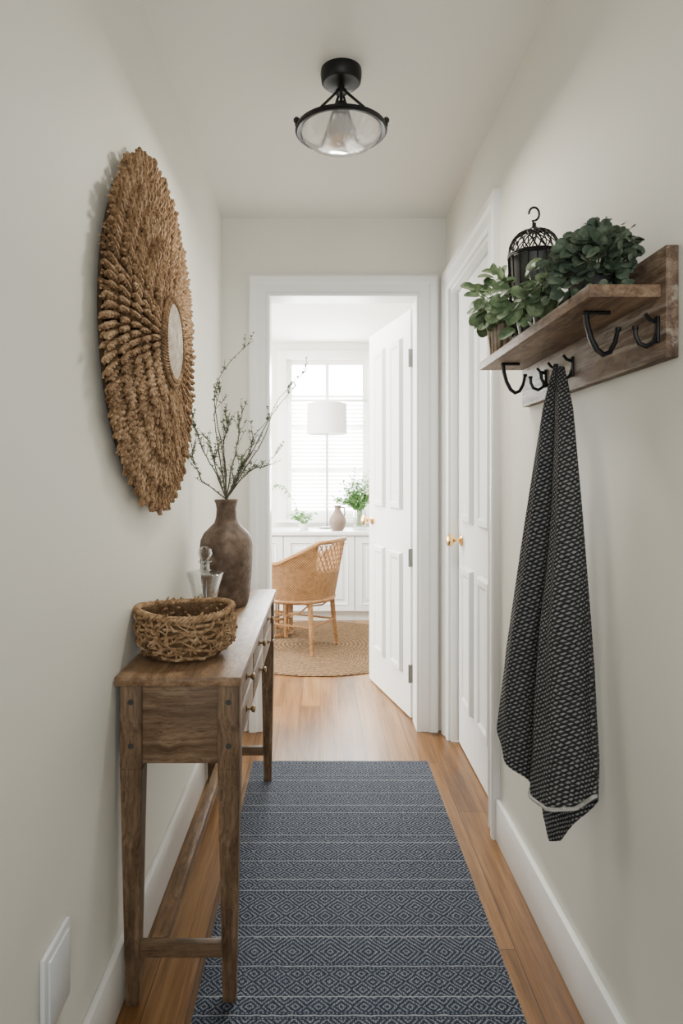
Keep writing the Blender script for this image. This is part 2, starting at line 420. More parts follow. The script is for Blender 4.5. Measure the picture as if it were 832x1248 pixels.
def panel_door(w,h,t,T,cols,rows,deep=.022):
    b=B(T)
    xs=sorted({0,w,*[c for p in cols for c in p]}); zs=sorted({0,h,*[c for p in rows for c in p]})
    for y,flip in ((0,0),(t,1)):
        g=[[b.v((x,y,z)) for x in xs] for z in zs]; pf=[]
        for j in range(len(zs)-1):
            for i in range(len(xs)-1):
                q=[g[j][i],g[j][i+1],g[j+1][i+1],g[j+1][i]]
                f=b.f(q if not flip else q[::-1])
                if any(abs(xs[i]-c[0])<1e-6 and abs(xs[i+1]-c[1])<1e-6 for c in cols) and any(abs(zs[j]-c[0])<1e-6 and abs(zs[j+1]-c[1])<1e-6 for c in rows): pf.append(f)
        b.bm.normal_update()
        for th,dp in ((.004,.005),(.010,-deep),(.022,0),(.014,.007)):
            for f in pf: f.normal_update()
            bmesh.ops.inset_individual(b.bm,faces=pf,thickness=th,depth=dp,use_even_offset=True)
        if y==0: first=g
    second=g
    F,K=first,second
    for j in range(len(zs)-1):
        b.f([F[j][0],F[j+1][0],K[j+1][0],K[j][0]]); b.f([F[j][-1],K[j][-1],K[j+1][-1],F[j+1][-1]])
    for i in range(len(xs)-1):
        b.f([F[0][i],K[0][i],K[0][i+1],F[0][i+1]]); b.f([F[-1][i],F[-1][i+1],K[-1][i+1],K[-1][i]])
    return b
def knob(parent,p,dirv,name='knob',mat=M_brass,sc=1):
    d=Vector(dirv).normalized(); T=Matrix.Translation(p)@d.to_track_quat('Z','Y').to_matrix().to_4x4()@Matrix.Scale(sc,4)
    b=B(T); b.lathe([(0,0),(.026,0),(.027,.004),(.020,.008),(.010,.012),(.009,.030),(.016,.036),(.026,.044),(.029,.054),(.025,.064),(.014,.069),(0,.070)],(0,0,0),28)
    return b.make(name,mat,parent)
a=math.radians(13.6); dirx=Vector((-math.sin(a),math.cos(a),0)); nrm=Vector((-math.cos(a),-math.sin(a),0))
HP=Vector((EX1-.008,3.285,0))
T=Matrix(((dirx.x,-nrm.x,0,HP.x),(dirx.y,-nrm.y,0,HP.y),(0,0,1,.008),(0,0,0,1)))
DW=.67
b=panel_door(DW,2.045,.05,T,[(.105,.295),(.375,.565)],[(.19,.82),(1.03,1.93)])
d1=S(b,'door_1',M_white,smooth=25)
kp=HP+dirx*(DW-.06)+Vector((0,0,.96))
knob(d1,kp,nrm)
for z in (.22,.80,1.80):
    bb=B(T); bb.box(-.004,.004,-.002,.036,z-.045,z+.045); bb.lathe([(0,z-.045),(.006,z-.045),(.006,z+.045),(0,z+.045)],(0,-.006,0),12)
    bb.make('hinge',M_steel,d1)
T=Matrix(((0,1,0,.632),(1,0,0,OY0+.017),(0,0,1,.008),(0,0,0,1)))
b=panel_door(OY1-OY0-.034,2.045,.05,T,[(.10,.30),(.395,.595)],[(.20,.82),(1.0,1.93)])
d2=S(b,'door_2',M_white,smooth=25)
knob(d2,Vector((.632,OY1-.085,.93)),(-1,0,0))

# far window
b=B(); fw=.05
b.box(WX0,WX0+fw,YF+.03,YF+.08,WZ0,WZ1); b.box(WX1-fw,WX1,YF+.03,YF+.08,WZ0,WZ1); b.box(WX0+fw,WX1-fw,YF+.03,YF+.08,WZ0,WZ0+fw); b.box(WX0+fw,WX1-fw,YF+.03,YF+.08,WZ1-fw,WZ1)
mx=(WX0+WX1)/2
b.box(mx-.016,mx+.016,YF+.035,YF+.075,WZ0+fw,WZ1-fw)
for z in (1.28,1.68,1.96): b.box(WX0+fw,WX1-fw,YF+.04,YF+.07,z-.011,z+.011)
win=S(b,'window_1',M_white,smooth=0)
B().box(WX0+.02,WX1-.02,YF+.053,YF+.057,WZ0+.02,WZ1-.02).make('window_pane',M_glass,win,smooth=0)
b=B()
for q in ((WX0-.08,WX0,WZ0-.02,WZ1+.08),(WX1,WX1+.08,WZ0-.02,WZ1+.08),(WX0,WX1,WZ1,WZ1+.08)): b.box(q[0],q[1],YF-.02,YF,q[2],q[3],.003)
b.box(WX0-.1,WX1+.1,YF-.05,YF+.03,WZ0-.045,WZ0-.015,.004)
S(b,'trim_5',M_white)
bl=thing('window_blind',(mx,YF-.01,1.92),'white slatted venetian blind hanging across the bright window','window blind')
t=NT('translucent_blind_slat'); tl=t.n('ShaderNodeBsdfTranslucent'); tl.inputs[0].default_value=(.92,.92,.90,1)
ms=t.n('ShaderNodeMixShader'); ms.inputs[0].default_value=.45
t.base((.86,.86,.84),.5); t.nt.links.new(t.bsdf.outputs[0],ms.inputs[1]); t.nt.links.new(tl.outputs[0],ms.inputs[2]); t.nt.links.new(ms.outputs[0],t.out.inputs['Surface'])
M_slat=t.mat
b=B(); z=.90
while z<1.90:
    y=YF-.002; b.tube([(WX0+.02,y,z),(WX1-.02,y,z)],.0085,6,flat=.25); z+=.036
b.make('slats',M_slat,bl)
B().box(WX0+.01,WX1-.01,YF-.02,YF+.016,1.905,1.93,.003).make('headrail',M_white,bl)
for x in (WX0+.12,WX1-.12): B().tube([(x,YF-.002,.9),(x,YF-.002,1.91)],.0012,5).make('cord',M_white,bl)

# ------------------------------------------------------------------ console table
tx0,tx1,ty0,ty1,tz=-.465,-.178,1.48,2.65,.76
tb=thing('console_table',((tx0+tx1)/2,(ty0+ty1)/2,0),'rustic oak console table with tapered legs and small drawers','console table')
B().box(tx0,tx1,ty0,ty1,tz-.022,tz,.004).make('table_top',M_tabtop,tb)
az0,az1=.558,tz-.022; lx0,lx1=tx0+.035,tx1-.03; ly0,ly1=ty0+.035,ty1-.04
for x,y,fl in ((lx0,ly0,0),(lx1,ly0,.0085),(lx0,ly1,0),(lx1,ly1,.0085)):
    b=B().box(x-.025,x+.025,y-.025,y+.025,az0-.01,az1,.002); b.taper(x,y,fl,az0-.01,.030,.050)
    lg=b.make('leg',M_tabZ,tb)
    if y==ly0:
        for z in (.60,.70): B().lathe([(.0065,0),(.0065,-.0015),(0,-.002)],(x,ly0-.025,z),12,axis='Y').make('peg',M_pot,lg)
B().box(lx0+.02,lx1-.02,ly0-.018,ly0-.002,az0,az1,.001).make('side_panel',M_tabX,tb)
B().box(lx0+.02,lx1-.02,ly1+.002,ly1+.018,az0,az1,.001).make('side_panel',M_tabX,tb)
B().box(lx0-.018,lx0-.004,ly0+.02,ly1-.02,az0,az1,.001).make('back_panel',M_tabY,tb)
b=B(); ys=ly0+.025; ye=ly1-.025
for z in (az0,az1-.012,(az0+az1)/2-.006): b.box(lx1-.01,lx1+.012,ys,ye,z,z+.012)
n=3; cw=(ye-ys)/n
for i in range(n+1):
    y=ys+i*cw; b.box(lx1-.01,lx1+.0118,max(ys,y-.008),min(ye,y+.008),az0,az1)
b.make('drawer_rail',M_tabY,tb)
for i in range(n):
    for j in range(2):
        z0=az0+.014+j*(az1-az0)/2-(.006 if j else 0); z1=z0+(az1-az0)/2-.021
        y0=ys+i*cw+.010; y1=ys+(i+1)*cw-.010
        dr=B().box(lx1-.02,lx1+.016,y0,y1,z0,z1,.002).make('drawer',M_tabY,tb)
        knob(dr,Vector((lx1+.016,(y0+y1)/2,(z0+z1)/2)),(1,0,0),mat=M_knobw,sc=.34)
for y in (ly0,ly1): B().box(lx0+.015,lx1-.015,y-.010,y+.010,.108,.142,.002).make('stretcher',M_tabX,tb)
sx=-.375
B().box(sx-.016,sx+.016,ly0+.01,ly1-.01,.108,.142,.002).make('stretcher',M_tabtop,tb)

# ------------------------------------------------------------------ woven basket on table
def basket(c,R,h):
    e=thing('woven_basket',c,'low round basket of twisted natural water hyacinth','basket')
    def rad(t): return R*(.82+.20*math.sin(min(1,t*1.1)*PI*.62))
    prof=[(0,.006)]+[(rad(t/10)*.94,.006+h*.92*t/10) for t in range(11)]
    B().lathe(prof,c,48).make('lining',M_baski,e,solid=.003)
    b=B(); rnd=random.Random(3)
    nrow=8
    for j in range(nrow):
        t=(j+.5)/nrow; ph=rnd.random()*9; k=19
        def wob(a,t=t,ph=ph,j=j):
            return rad(t)*(.985)+.005*math.sin(a*k+(j%2)*PI+.4*math.sin(2*a+ph))+.002*math.sin(5*a+ph), .008+h*.94*t+.003*math.sin(3*a+ph)+.003*math.sin(7*a+ph*2)
        b.ring(c,R,.0042,6,190,wob=wob,flat=.95)
    for i in range(74):
        a0=2*PI*i/74+rnd.uniform(-.04,.04); sl=rnd.uniform(-.6,.6); t0=rnd.uniform(.06,.5); t1=min(1.03,t0+rnd.uniform(.35,.8))
        pts=[];rr=[]
        for q in range(11):
            f=q/10; t=t0+(t1-t0)*f; a=a0+sl*f+.05*math.sin(f*9+i); r=rad(t)+.003+.005*math.sin(f*11+i*1.7)
            pts.append((c[0]+r*math.cos(a),c[1]+r*math.sin(a),c[2]+.006+h*t)); rr.append(rnd.uniform(.0018,.0036))
        b.tube(pts,rr,6,flat=.7)
    for s_ in range(4):
        ph=s_*1.6
        def wob(a,ph=ph): return rad(1)*1.0+.006*math.cos(a*17+ph), h*1.0+.005*math.sin(a*17+ph)+.005*math.sin(2*a+1)
        b.ring(c,R,.0040,6,180,wob=wob)
    for i in range(55):
        a=rnd.uniform(0,2*PI); t=rnd.uniform(.2,1.0); r=rad(t)+.004
        pts=[(c[0]+(r+.009*math.sin(q))*math.cos(a+q*.06),c[1]+(r+.009*math.sin(q))*math.sin(a+q*.06),c[2]+h*t+rnd.uniform(-.012,.014)) for q in range(5)]
        b.tube(pts,[.001,.0026,.0034,.0026,.001],6)
    b.make('woven_wall',M_bask,e)
basket((-.345,1.675,tz),.118,.116)

# ------------------------------------------------------------------ decanter, stoneware vase
c=(-.372,2.12,tz)
g=thing('glass_decanter',c,'clear cut-glass decanter with a faceted stopper','decanter')
fl=lambda a,h:.03*math.cos(12*a)
B().lathe([(0,.003),(.030,.003),(.031,.010),(.036,.05),(.046,.10),(.058,.140),(.060,.144),(.050,.147),(.020,.150),(.015,.156),(.015,.172),(.022,.178),(.022,.181),(.013,.181),(.012,.152),(.045,.143),(.054,.138),(.042,.10),(.032,.05),(.027,.014),(0,.012)],c,48,flute=fl).make('bottle',M_glass,g)
B().lathe([(0,.160),(.010,.162),(.012,.182),(.018,.190),(.024,.204),(.020,.220),(.010,.227),(0,.228)],c,10).make('stopper',M_glass,g,smooth=10)
vc=(-.330,2.31,tz)
vs=thing('stoneware_vase',vc,'tall brown mottled stoneware bottle vase','vase')
prof=[(0,.001),(.070,.001),(.076,.008),(.083,.05),(.089,.11),(.092,.17),(.093,.210),(.090,.232),(.078,.256),(.058,.276),(.042,.292),(.036,.312),(.034,.340),(.037,.358),(.042,.368),(.041,.373),(.034,.370),(.029,.350),(.029,.31),(.034,.29),(.05,.26),(0,.23)]
B().lathe(prof,vc,56,flute=lambda a,h:.006*math.sin(2*a+h*20)).make('vase_body',M_vase,vs)
br=thing('dried_branches',(vc[0],vc[1],tz+.33),'dry twiggy branches with tiny grey-green leaves in the vase','branches')
rnd=random.Random(11); wood_b=B(); bud=B()
stems=[([(0,0),(-.01,.15),(-.04,.33),(-.01,.46),(.095,.56)],.0,4,16),
 ([(0,0),(.06,.10),(.125,.20),(.18,.34),(.285,.46)],-.03,4,16),
 ([(0,0),(.06,.12),(.125,.24),(.19,.35),(.25,.41)],.05,5,16),
 ([(0,0),(-.02,.13),(-.045,.27),(-.035,.37),(-.03,.40)],.05,10,28),
 ([(0,0),(-.05,.04),(-.09,.07),(-.115,.13),(-.12,.20)],.02,11,30),
 ([(0,0),(-.04,.10),(-.085,.19),(-.105,.26),(-.115,.29)],-.04,12,32),
 ([(0,0),(.02,.13),(.04,.23),(.045,.31),(.07,.36)],.08,10,26),
 ([(0,0),(.0,.10),(-.005,.20),(.01,.27),(.0,.31)],-.05,12,30),
 ([(0,0),(.04,.09),(.08,.16),(.11,.23),(.15,.28)],-.06,10,26),
 ([(0,0),(.05,.07),(.10,.11),(.14,.12),(.18,.17)],.0,10,26),
 ([(0,0),(.03,.06),(.05,.13),(.07,.18),(.10,.21)],.04,9,24),
 ([(0,0),(-.03,.08),(-.05,.15),(-.07,.21),(-.07,.25)],.07,11,28)]
def cat(cp,f):
    n=len(cp)-1; i=min(int(f*n),n-1); u=f*n-i
    p0,p1,p2,p3=[cp[max(0,min(n,k))] for k in (i-1,i,i+1,i+2)]
    return [.5*((2*b_)+(c_-a_)*u+(2*a_-5*b_+4*c_-d_)*u*u+(3*b_-a_-3*c_+d_)*u**3) for a_,b_,c_,d_ in zip(p0,p1,p2,p3)]
for cp,dy,ntw,nb in stems:
    N=18; ph=rnd.random()*6; top_=tz+.372
    pts=[Vector((vc[0]-cp[1][0]*.3,vc[1],tz+.27))]
    for q in range(N+1):
        f=q/N; x,z=cat(cp,f)
        pts.append(Vector((vc[0]+x+.004*math.sin(f*15+ph)*f+rnd.uniform(-.002,.002),vc[1]+dy*f+rnd.uniform(-.003,.003),top_+z)))
    N=len(pts)-1
    wood_b.tube(pts,[.0028*(1-.66*q/N) for q in range(N+1)],5)
    for q in range(ntw):
        f=rnd.uniform(.2,.98); i=min(int(f*N),N-1); p=pts[i].lerp(pts[i+1],f*N-i)
        d=(pts[i+1]-pts[i]).normalized()+Vector((rnd.uniform(-.9,.9),rnd.uniform(-.9,.9),rnd.uniform(-.1,.4)))
        d.normalize(); L=rnd.uniform(.035,.085)*(1.1-.5*f)
        tp=[p,p+d*L*.5+Vector((0,0,.004)),p+d*L+Vector((0,0,.012))]
        wood_b.tube(tp,[.0013,.001,.0006],4)
        for _ in range(11):
            bp=tp[0].lerp(tp[2],rnd.random()); dd=Vector((rnd.uniform(-1,1),rnd.uniform(-1,1),rnd.uniform(-.3,1)))
            bud.leaf(bp,dd,(rnd.uniform(-1,1),rnd.uniform(-1,1),1),rnd.uniform(.007,.012),.0058)
    for _ in range(nb):
        f=rnd.uniform(.15,1); i=min(int(f*N),N-1); bp=pts[i].lerp(pts[i+1],f*N-i)
        bud.leaf(bp,(rnd.uniform(-1,1),rnd.uniform(-1,1),rnd.uniform(0,1)),(0,.3,1),rnd.uniform(.007,.014),.0065)
wood_b.make('twig',M_twig,br); bud.make('leaves',M_bud,br,smooth=0)

# ------------------------------------------------------------------ woven wall mirror
mc=Vector((XL,1.79,1.580))
mi=thing('woven_wall_mirror',mc,'large round wall hanging with sunburst rows of twisted seagrass rope','wall mirror')
def P(r,a,off): return Vector((XL+off,mc.y+r*math.cos(a),mc.z+r*math.sin(a)))
def offr(r): return interp([(.10,.056),(.25,.045),(.38,.033),(.48,.024)],r)
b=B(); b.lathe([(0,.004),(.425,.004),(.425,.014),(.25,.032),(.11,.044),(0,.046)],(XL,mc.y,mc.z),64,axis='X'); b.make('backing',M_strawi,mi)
B().lathe([(0,.076),(.06,.0757),(.103,.073),(.107,.06),(.107,.04)],(XL,mc.y,mc.z),64,axis='X').make('centre_disc',M_centre,mi)
b=B()
for k,(R_,o) in enumerate(((.107,.073),(.118,.069))):
    for ph in (0,PI):
        b.ring((XL+o,mc.y,mc.z),R_,.0040,6,200,axis='X',wob=lambda a,R_=R_,ph=ph:(R_+.003*math.cos(a*44+ph),.003*math.sin(a*44+ph)))
b.make('inner_braid',M_straw,mi)
b=B(); rnd=random.Random(5)
def strand(r0,r1,a0,l0,l1,rad):
    N=max(6,int((r1-r0)/.006)); ph=rnd.random()*6
    for st in (0,PI):
        pts=[]; rr=[]
        for q in range(N+1):
            f=q/N; r=r0+(r1-r0)*f; a=a0+.40*(r-.12); tw=(r1-r0)*f/.042*2*PI+ph+st
            pts.append(P(r,a+rad*.55*math.cos(tw)/r,offr(r)+l0+(l1-l0)*f+rad*.55*math.sin(tw)))
            rr.append(rad*.76*(1 if f<.94 else .65))
        b.tube(pts,rr,5)
# concentric tiers of twig-like twisted spokes; outer ends of each tier stand proud of the next
tiers=[(.122,.196,.002,.012,52),(.184,.262,.0,.013,72),(.250,.330,-.001,.013,92),(.318,.398,-.002,.012,112),(.385,.464,-.003,.008,132)]
for ti,(ra,rb,l0,l1,n) in enumerate(tiers):
    for i in range(n):
        a=2*PI*(i+.5*(ti%2))/n+rnd.uniform(-.005,.005)
        jl=rnd.uniform(-.010,.010) if ti<4 else rnd.uniform(-.016,.012)
        strand(ra+rnd.uniform(-.006,.004),rb+jl,a,l0,l1+rnd.uniform(-.005,.005),rnd.uniform(.0060,.0072))
# a second, lower layer closes the gaps between the spokes
for (ra,rb,n) in ((.122,.25,70),(.22,.34,110),(.31,.455,150)):
    for i in range(n):
        a=2*PI*i/n+rnd.uniform(-.012,.012); strand(ra,rb+rnd.uniform(-.018,.008),a,-.008,-.006,.0058)
b.make('rope_frame',M_straw,mi)

# ------------------------------------------------------------------ runner and jute rug
rx0,rx1=-.285,.456
b=B().box(rx0,rx1,.15,2.785,0.0005,.0085,.002); tag(b.make('runner_rug',M_runner),'navy and cream flat-woven runner with diamond bands','rug')
b=B(); b.lathe([(0,.0005),(.745,.0005),(.755,.006),(.745,.012),(0,.012)],(-.02,4.735,0),96); tag(b.make('round_rug',M_jute),'round braided natural jute rug under the chair','rug')

# ------------------------------------------------------------------ ceiling light
lc=(.064,2.0,0)
cl=thing('ceiling_light',(lc[0],lc[1],H),'black semi-flush ceiling light with clear glass bowl','ceiling light')
b=B(); b.lathe([(0,H),(.062,H),(.063,H-.012),(.060,H-.036),(.054,H-.042),(.016,H-.045),(.010,H-.05),(.010,H-.060),(.018,H-.062),(.018,H-.070),(0,H-.071)],lc,40); b.make('canopy',M_black,cl)
rz=2.268
for a in (math.radians(270-27),math.radians(270+27),math.radians(90-27),math.radians(90+27)):
    ca,sa=math.cos(a),math.sin(a)
    b=B(); b.tube([(lc[0]+.012*ca,lc[1]+.012*sa,H-.064),(lc[0]+.132*ca,lc[1]+.132*sa,rz+.006)],.0042,8)
    b.make('strut',M_black,cl)
for a in (.18,PI-.18):
    b=B(); ca,sa=math.cos(a),-math.sin(a)*1.0
    b.lathe([(0,-.006),(.005,-.006),(.005,.004),(.009,.006),(.010,.013),(.006,.019),(0,.020)],(lc[0]+.137*ca,lc[1]+.137*sa,rz+.006),14); b.make('finial',M_black,cl)
b=B(); b.lathe([(.124,rz-.007),(.134,rz-.009),(.140,rz-.004),(.138,rz+.004),(.128,rz+.007),(.124,rz+.004),(.124,rz-.007)],lc,72); b.make('shade_ring',M_black,cl)
b=B(); b.lathe([(.124,rz),(.118,rz-.016),(.100,rz-.034),(.07,rz-.047),(.035,rz-.054),(0,rz-.056)],lc,120,flute=lambda a,h:.010*math.cos(30*a)); b.make('glass_bowl',M_bowl,cl)
b=B(); b.tube([(lc[0],lc[1],H-.07),(lc[0],lc[1],H-.105)],.005,8); b.lathe([(0,H-.098),(.018,H-.10),(.021,H-.110),(.021,H-.130),(.018,H-.137),(0,H-.137)],lc,28); b.make('lamp_socket',M_black,cl)
b=B(); b.lathe([(0,H-.135),(.013,H-.137),(.018,H-.146),(.036,H-.160),(.045,H-.180),(.042,H-.200),(.026,H-.217),(0,H-.224)],lc,32); b.make('bulb',M_bulb,cl)

# ------------------------------------------------------------------ wall shelf with hooks
sy0,sy1=1.098,1.88
sh=thing('wall_shelf',(XR,1.5,1.42),'rustic wooden wall shelf with black iron hooks','shelf')
B().box(XR-.022,XR,sy0,sy1,1.411,1.600,.002).make('back_board',M_shelfb,sh)
B().box(.455,XR-.022,1.112,1.876,1.516,1.538,.002).make('shelf_board',M_shelf,sh)
def bracket(y):
    b=B()
    b.tube([(.484,y,1.513),(.532,y,1.513)],.0040,8,flat=1.6)
    pts=[(.489,y,1.514)]
    for x,z in ((.491,1.492),(.498,1.466),(.509,1.445),(.521,1.436),(.533,1.441),(.542,1.458),(.547,1.480)): pts.append((x,y,z))
    b.tube(pts,[.0052]*5+[.0048,.0044,.0038],8,flat=1.2)
    b.lathe([(0,-.005),(.0055,-.003),(.0055,.003),(0,.005)],(.548,y,1.483),10)
    b.make('bracket',M_black,sh)
for y in (1.208,1.755): bracket(y)
def hook(y):
    b=B()
    b.box(.573,.579,y-.006,y+.006,1.440,1.486,.002)
    b.tube([(.576,y,1.458),(.570,y,1.442),(.558,y,1.434),(.545,y,1.439),(.539,y,1.452),(.538,y,1.464)],.0040,7); b.lathe([(0,-.004),(.0055,-.003),(.0055,.003),(0,.004)],(.538,y,1.466),10)
    b.tube([(.576,y,1.476),(.563,y,1.480),(.555,y,1.490)],.0036,7)
    b.make('hook',M_black,sh)
for y in (1.122,1.50,1.60,1.68): hook(y)

# plants
def foliage(c,rx,ry,rz_,n,L,Wd,kind,seed,droop=.2,stems=12,base=None,ylim=None,lump=.3):
    r=random.Random(seed); lf=B(); st=B(); c=Vector(c); base=Vector(base)
    for i in range(n):
        while True:
            u=Vector((r.uniform(-1,1),r.uniform(-1,1),r.uniform(-1,1)))
            if .15<u.length<1: break
        u=u.normalized()*(u.length**.6)
        k=1+lump*noise.noise(u*2.4+Vector((seed,0,0)))*2
        p=c+Vector((u.x*rx,u.y*ry,u.z*rz_))*k
        p.x=min(p.x,XR-.03)
        if ylim: p.y=max(ylim[0]+.012,min(ylim[1]-.012,p.y))
        d=Vector((u.x+r.uniform(-.6,.6),u.y*.5+r.uniform(-.3,.3),u.z*.6-droop+r.uniform(-.4,.4)))
        d.x-=.15
        if ylim and (p.y>ylim[1]-.03): d.y=-abs(d.y)
        if ylim and (p.y<ylim[0]+.03): d.y=abs(d.y)
        l=L*r.choice((.55,.7,.85,1,1.2,1.3))
        if p.x+l>XR-.03: d.x=-abs(d.x)
        if p.z<1.55 and p.x>.445:
            p.z=1.550+r.random()*.04; d.z=abs(d.z)
        lf.leaf(p,d,(r.uniform(-1,.2)-.2,r.uniform(-1,.2)-.2,r.uniform(.1,1)),l,l*Wd*r.uniform(.8,1.05),kind)
        if i%max(1,n//stems)==0:
            m=(base+p)/2+Vector((0,0,.03)); st.tube([base,m,p],[.002,.0016,.001],5)
    return lf,st
def potted(label,base,pr,ph,potmat,leafmat,c,dims,n,L,Wd,kind,seed,droop=.2,ylim=None,lump=.3):
    e=thing('potted_plant',base,label,'plant')
    B().lathe([(0,.001),(pr*.78,.001),(pr*.84,.006),(pr,ph-.008),(pr*1.04,ph-.004),(pr*1.04,ph),(pr*.93,ph),(pr*.9,ph-.012),(0,ph-.014)],base,36).make('pot',potmat,e)
    lf,st=foliage(c,*dims,n,L,Wd,kind,seed,droop,24,(base[0],base[1],base[2]+ph-.01),ylim,lump)
    st.make('stem',M_leafm,e); lf.make('foliage',leafmat,e,smooth=60)
zs=1.5385
potted('potted plant with round green leaves in a woven pale pot',(.500,1.80,zs),.042,.085,M_wick,M_leafm,(.490,1.775,1.690),(.070,.082,.070),120,.036,.98,1,21,.25,None,.15)
potted('trailing round-leaved plant in a small dark pot',(.500,1.440,zs),.036,.070,M_pot,M_leafm,(.458,1.440,1.600),(.048,.060,.066),75,.032,.98,1,22,.35,(1.365,1.512),.4)
potted('bushy dark green leafy plant in a dark pot',(.520,1.24,zs),.048,.060,M_pot,M_leafd,(.507,1.230,1.608),(.060,.112,.056),620,.019,1.0,1,23,.05,(1.105,1.350),.35)
cc=(.514,1.578,zs)
cg=thing('wire_birdcage',cc,'small black wire birdcage ornament with hook on top','birdcage')
b=B(); R=.060
b.lathe([(0,0),(.05,0),(.052,.004),(.05,.012),(0,.012)],cc,40); b.make('base',M_black,cg)
b=B(); zd=.205; hd=.060
def cr(t): return R*math.cos(t*PI/2)**.70 if t<1 else 0
for k in range(18):
    a=2*PI*k/18
    for s_ in (1,-1):
        dome=[(cc[0]+cr(t/8)*math.cos(a+s_*t*.11),cc[1]+cr(t/8)*math.sin(a+s_*t*.11),cc[2]+zd+hd*math.sin(t/8*PI/2)) for t in range(9)]
        b.tube(dome,.0017,4)
for z in (zd-.004,zd+.001): b.ring((cc[0],cc[1],cc[2]+z),R,.0026,6,40)
for k in range(18):
    a=2*PI*k/18; b.tube([(cc[0]+.050*math.cos(a),cc[1]+.050*math.sin(a),cc[2]+.008),(cc[0]+.056*math.cos(a),cc[1]+.056*math.sin(a),cc[2]+.10),(cc[0]+R*math.cos(a),cc[1]+R*math.sin(a),cc[2]+zd)],.0015,4)
b.make('cage_wire',M_black,cg)
b=B(); zt=cc[2]+zd+hd
b.lathe([(0,-.004),(.014,-.002),(.012,.004),(.005,.010),(.005,.018),(0,.020)],(cc[0],cc[1],zt),16)
pts=[(cc[0],cc[1],zt+.015)]
for q in range(14):
    a=-PI/2-.3+ (2*PI*.80)*q/13
    pts.append((cc[0]+.0125*math.cos(a),cc[1],zt+.040+.016*math.sin(a)))
b.tube(pts,.0028,6); b.make('hook',M_black,cg)
B().lathe([(0,.0125),(.034,.0125),(.042,.05),(.050,.120),(.055,.200),(.051,.200),(.048,.18),(0,.178)],cc,32).make('inner_pot',M_pot,cg)

# ------------------------------------------------------------------ towel
tw=thing('hanging_towel',(.545,1.5,1.46),'charcoal and white woven towel hanging from a wall hook','towel')
bm=B(); uvl=bm.bm.loops.layers.uv.new('UVMap')
NU,NV=240,150; ZT=1.462
wt=[(1.462,.085),(1.43,.16),(1.365,.29),(1.176,.49),(.99,.67),(.80,.86),(.614,1.0),(.38,1.0)]
fb=[(0,.618),(.20,.545),(.38,.50),(.42,.505),(.6,.498),(.85,.505),(1,.545)]; bb_=[(0,.615),(.30,.49),(.37,.42),(.50,.385),(.62,.40),(.80,.47),(1,.535)]
grid=[]; uvs=[]
for j in range(NV+1):
    row=[];ur=[]; t=j/NV
    for i in range(NU):
        a=2*PI*i/NU; s_=math.cos(a); p=(1-s_)/2; front=math.sin(a)>=0
        zb=interp(fb if front else bb_,p); z=ZT+(zb-ZT)*t
        w=interp(wt,z)
        k=interp([(.55,1),(1.46,0)],z)
        cx=.548-.036*k; cy=1.500-.015*k
        hx,hy=-.065*w,.113*w
        th=(.012+.032*w)*abs(math.sin(a))**.6
        p2=p+.07*math.sin(z*3.2+.5)+.02*math.sin(z*9)
        fs=math.sin(p2*PI*3.4+.5)
        fold=.023*min(1,w*1.3)*(math.copysign(abs(fs)**.9,fs)+.38*math.sin(p2*PI*7.3+1.1+z*1.5))
        fold+=.0045*noise.noise(Vector((p*8,z*6,2.0)))*w*2
        env=min(1,abs(math.sin(a))**.6*1.15)
        if front: off=th+fold*env
        else: off=-.010*env*w*1.5+fold*.45*env
        x=cx+hx*s_-.86*off; y=cy+hy*s_-.5*off
        x=min(x,.592)
        row.append(bm.v((x,y,z))); ur.append((p*.40*(.35+.65*w)+(0 if front else .5),z))
    grid.append(row); uvs.append(ur)
for j in range(NV):
    for i in range(NU):
        i2=(i+1)%NU
        f=bm.f([grid[j][i],grid[j][i2],grid[j+1][i2],grid[j+1][i]])
        if f:
            q=[uvs[j][i],uvs[j][i2],uvs[j+1][i2],uvs[j+1][i]]
            for l,u in zip(f.loops,q): l[uvl].uv=u
bm.make('cloth',M_towel,tw,smooth=80)
M_hem=fibre('pale_hem',(.18,.175,.16),(.40,.39,.36),(.56,.55,.52),bump=.3)
hm=B()
idx=[i for i in range(NU//2+1) if .42<(1-math.cos(2*PI*i/NU))/2<1.01]
T0=W['cloth']; me=bpy.data.objects['cloth'].data
pts=[Vector(me.vertices[NV*NU+i].co)+T0 for i in idx]
hm.tube(pts,.0044,6); hm.make('hem',M_hem,tw)
B().tube([(.556,1.5,1.440),(.550,1.497,1.462),(.545,1.495,1.466),(.542,1.496,1.452)],.0035,6).make('hanging_loop',M_hem,tw)

# ------------------------------------------------------------------ wall plate
wp=thing('wall_socket',(XL,1.150,.335),'white blank wall socket plate above the skirting board','socket')
B().box(XL,XL+.010,1.093,1.207,.262,.405,.004).make('cover_plate',M_plast,wp)
B().box(XL+.009,XL+.014,1.106,1.194,.275,.392,.003).make('rocker',M_plast,wp)

